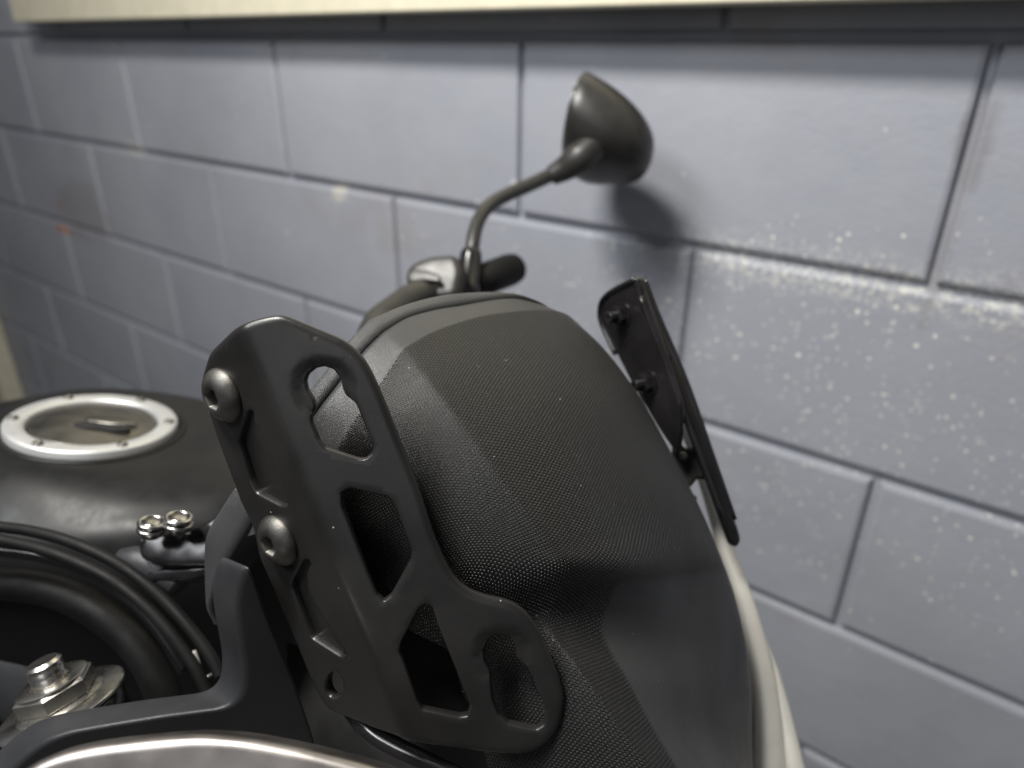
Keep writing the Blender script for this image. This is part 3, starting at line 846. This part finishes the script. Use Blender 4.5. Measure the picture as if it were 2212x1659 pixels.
# --- handlebar, controls and mirror beyond the cover
bm = bmesh.new()
tube_bm(bm, [P(*q) for q in ((870, 880, .42), (805, 770, .47), (812, 705, .50), (850, 672, .515), (900, 640, .53), (960, 622, .55), (1030, 606, .575), (1060, 600, .58))], [.011, .011, .0105, .011, .0115, .0115, .0115, .0115], n=24)
hb = link('handlebar', finish(bm), M['mirror'], bike)
bm = bmesh.new()
gp = [(1020, 612, .57), (1040, 604, .575), (1060, 598, .58), (1098, 584, .600), (1112, 579, .606), (1122, 575, .611)]
tube_bm(bm, [P(*q) for q in gp], [.0115, .0125, .0135, .0138, .0125, .006], n=28, per=4)
g2 = link('grip', finish(bm), M['rubber'], hb)
bm = bmesh.new()
flat_plate(bm, [(872, 590), (886, 566), (925, 550), (985, 545), (1000, 580), (985, 640), (920, 645), (880, 625)], camP(930, 600, .535), Vector((-.2, -.35, -1)), .024, .006, rc=16)
mc = link('master_cylinder', finish(bm), M['mirror'], hb)
bm = bmesh.new()
flat_plate(bm, [(880, 592), (892, 580), (925, 583), (952, 596), (950, 608), (915, 604), (884, 608)], camP(915, 595, .528), Vector((-.2, -.45, -1)), .004, .0012, rc=5)
link('reservoir_plate', finish(bm), M['mirror'], mc)
bm = bmesh.new(); tube_bm(bm, [P(*q) for q in ((905, 640, .54), (945, 625, .545), (975, 634, .545), (1000, 655, .545))], [.004, .005, .005, .004], n=14)
link('brake_lever', finish(bm), M['mirror'], hb)
bm = bmesh.new()
lathe_bm(bm, P(1008, 650, .555), (P(1019, 534, .565) - P(1008, 650, .555)).normalized(), [(.0105, 0), (.0105, .012), (.0092, .014), (.0090, .037), (.0085, .040), (.0080, .042), (.0065, .0435), (.003, .044)], n=32)
link('mirror_mount', finish(bm), M['gloss'], hb)
# mirror
bm = bmesh.new()
tube_bm(bm, [P(*q) for q in ((1017, 560, .565), (1021, 530, .568), (1026, 500, .573), (1038, 468, .580), (1062, 440, .592), (1100, 419, .608), (1150, 397, .626), (1200, 373, .642), (1235, 352, .655))],
        [.0058, .0058, .0057, .0057, .0058, .0060, .0062, .0064, .0066], n=20)
stem = link('mirror_stem', finish(bm), M['mirror'], bike)
tag(stem, 'bent black mirror stem')
bm = bmesh.new()
# housing: rings from the glass rim back to the crown
A0, A1 = camP(1276, 176, .672), camP(1213, 345, .662)
ctr = (A0 + A1) / 2 + Vector((.001, .0035, 0)); ma = (A1 - A0); La = ma.length / 2 * .84; ma.normalize()
dom = Vector((.93, .26, -.12)); dom = (dom - ma * dom.dot(ma)).normalized(); mi = ma.cross(dom).normalized()
NS = 18
for k in range(NS + 1):
    f = k / NS; pass
rings = []
prof = [(-.004, .93, 0), (-.002, .985, 0), (0, 1.0, 0)] + [(.078 * math.sin(a), math.cos(a) ** .78, 0) for a in [math.pi / 2 * k / 16 for k in range(1, 16)]] + [(.0782, .02, 0)]
for h, s, _ in prof:
    sh = .012 * (h / .067)
    ring_ = []
    for k in range(40):
        a = 2 * math.pi * k / 40
        ca, sa = math.cos(a), math.sin(a)
        e = .8
        px_ = math.copysign(abs(ca) ** e, ca); py_ = math.copysign(abs(sa) ** e, sa)
        q = ctr + dom * h + ma * (px_ * La * s * (1.0 + .16 * math.sin(min(1, h / .045) * math.pi) * (ca > 0)) + sh) + mi * (py_ * .058 * s)
        ring_.append(bm.verts.new(ORG + c2w(q)))
    if rings:
        for k in range(40): bm.faces.new((rings[-1][k], rings[-1][(k + 1) % 40], ring_[(k + 1) % 40], ring_[k]))
    rings.append(ring_)
bm.faces.new(rings[0][::-1]); bm.faces.new(rings[-1])
mh = link('mirror_housing', finish(bm), M['mirror'], stem)
bm = bmesh.new()
tube_bm(bm, [P(1190, 380, .640), P(1222, 363, .636), P(1252, 341, .630), P(1286, 312, .630)], [.0088, .0115, .0142, .0130], n=24)
link('mirror_neck', finish(bm), M['mirror'], stem)
bm = bmesh.new()
vs = [bm.verts.new(ORG + c2w(ctr - dom * .0046 + ma * math.cos(2 * math.pi * k / 40) * La * .9 + mi * math.sin(2 * math.pi * k / 40) * .054)) for k in range(40)]
v2 = [bm.verts.new(q.co + c2w(dom) * .001) for q in vs]
bm.faces.new(vs); bm.faces.new(v2[::-1])
for k in range(40): bm.faces.new((vs[k], vs[(k + 1) % 40], v2[(k + 1) % 40], v2[k]))
link('mirror_glass', finish(bm), M['glass'], stem, smooth=False)
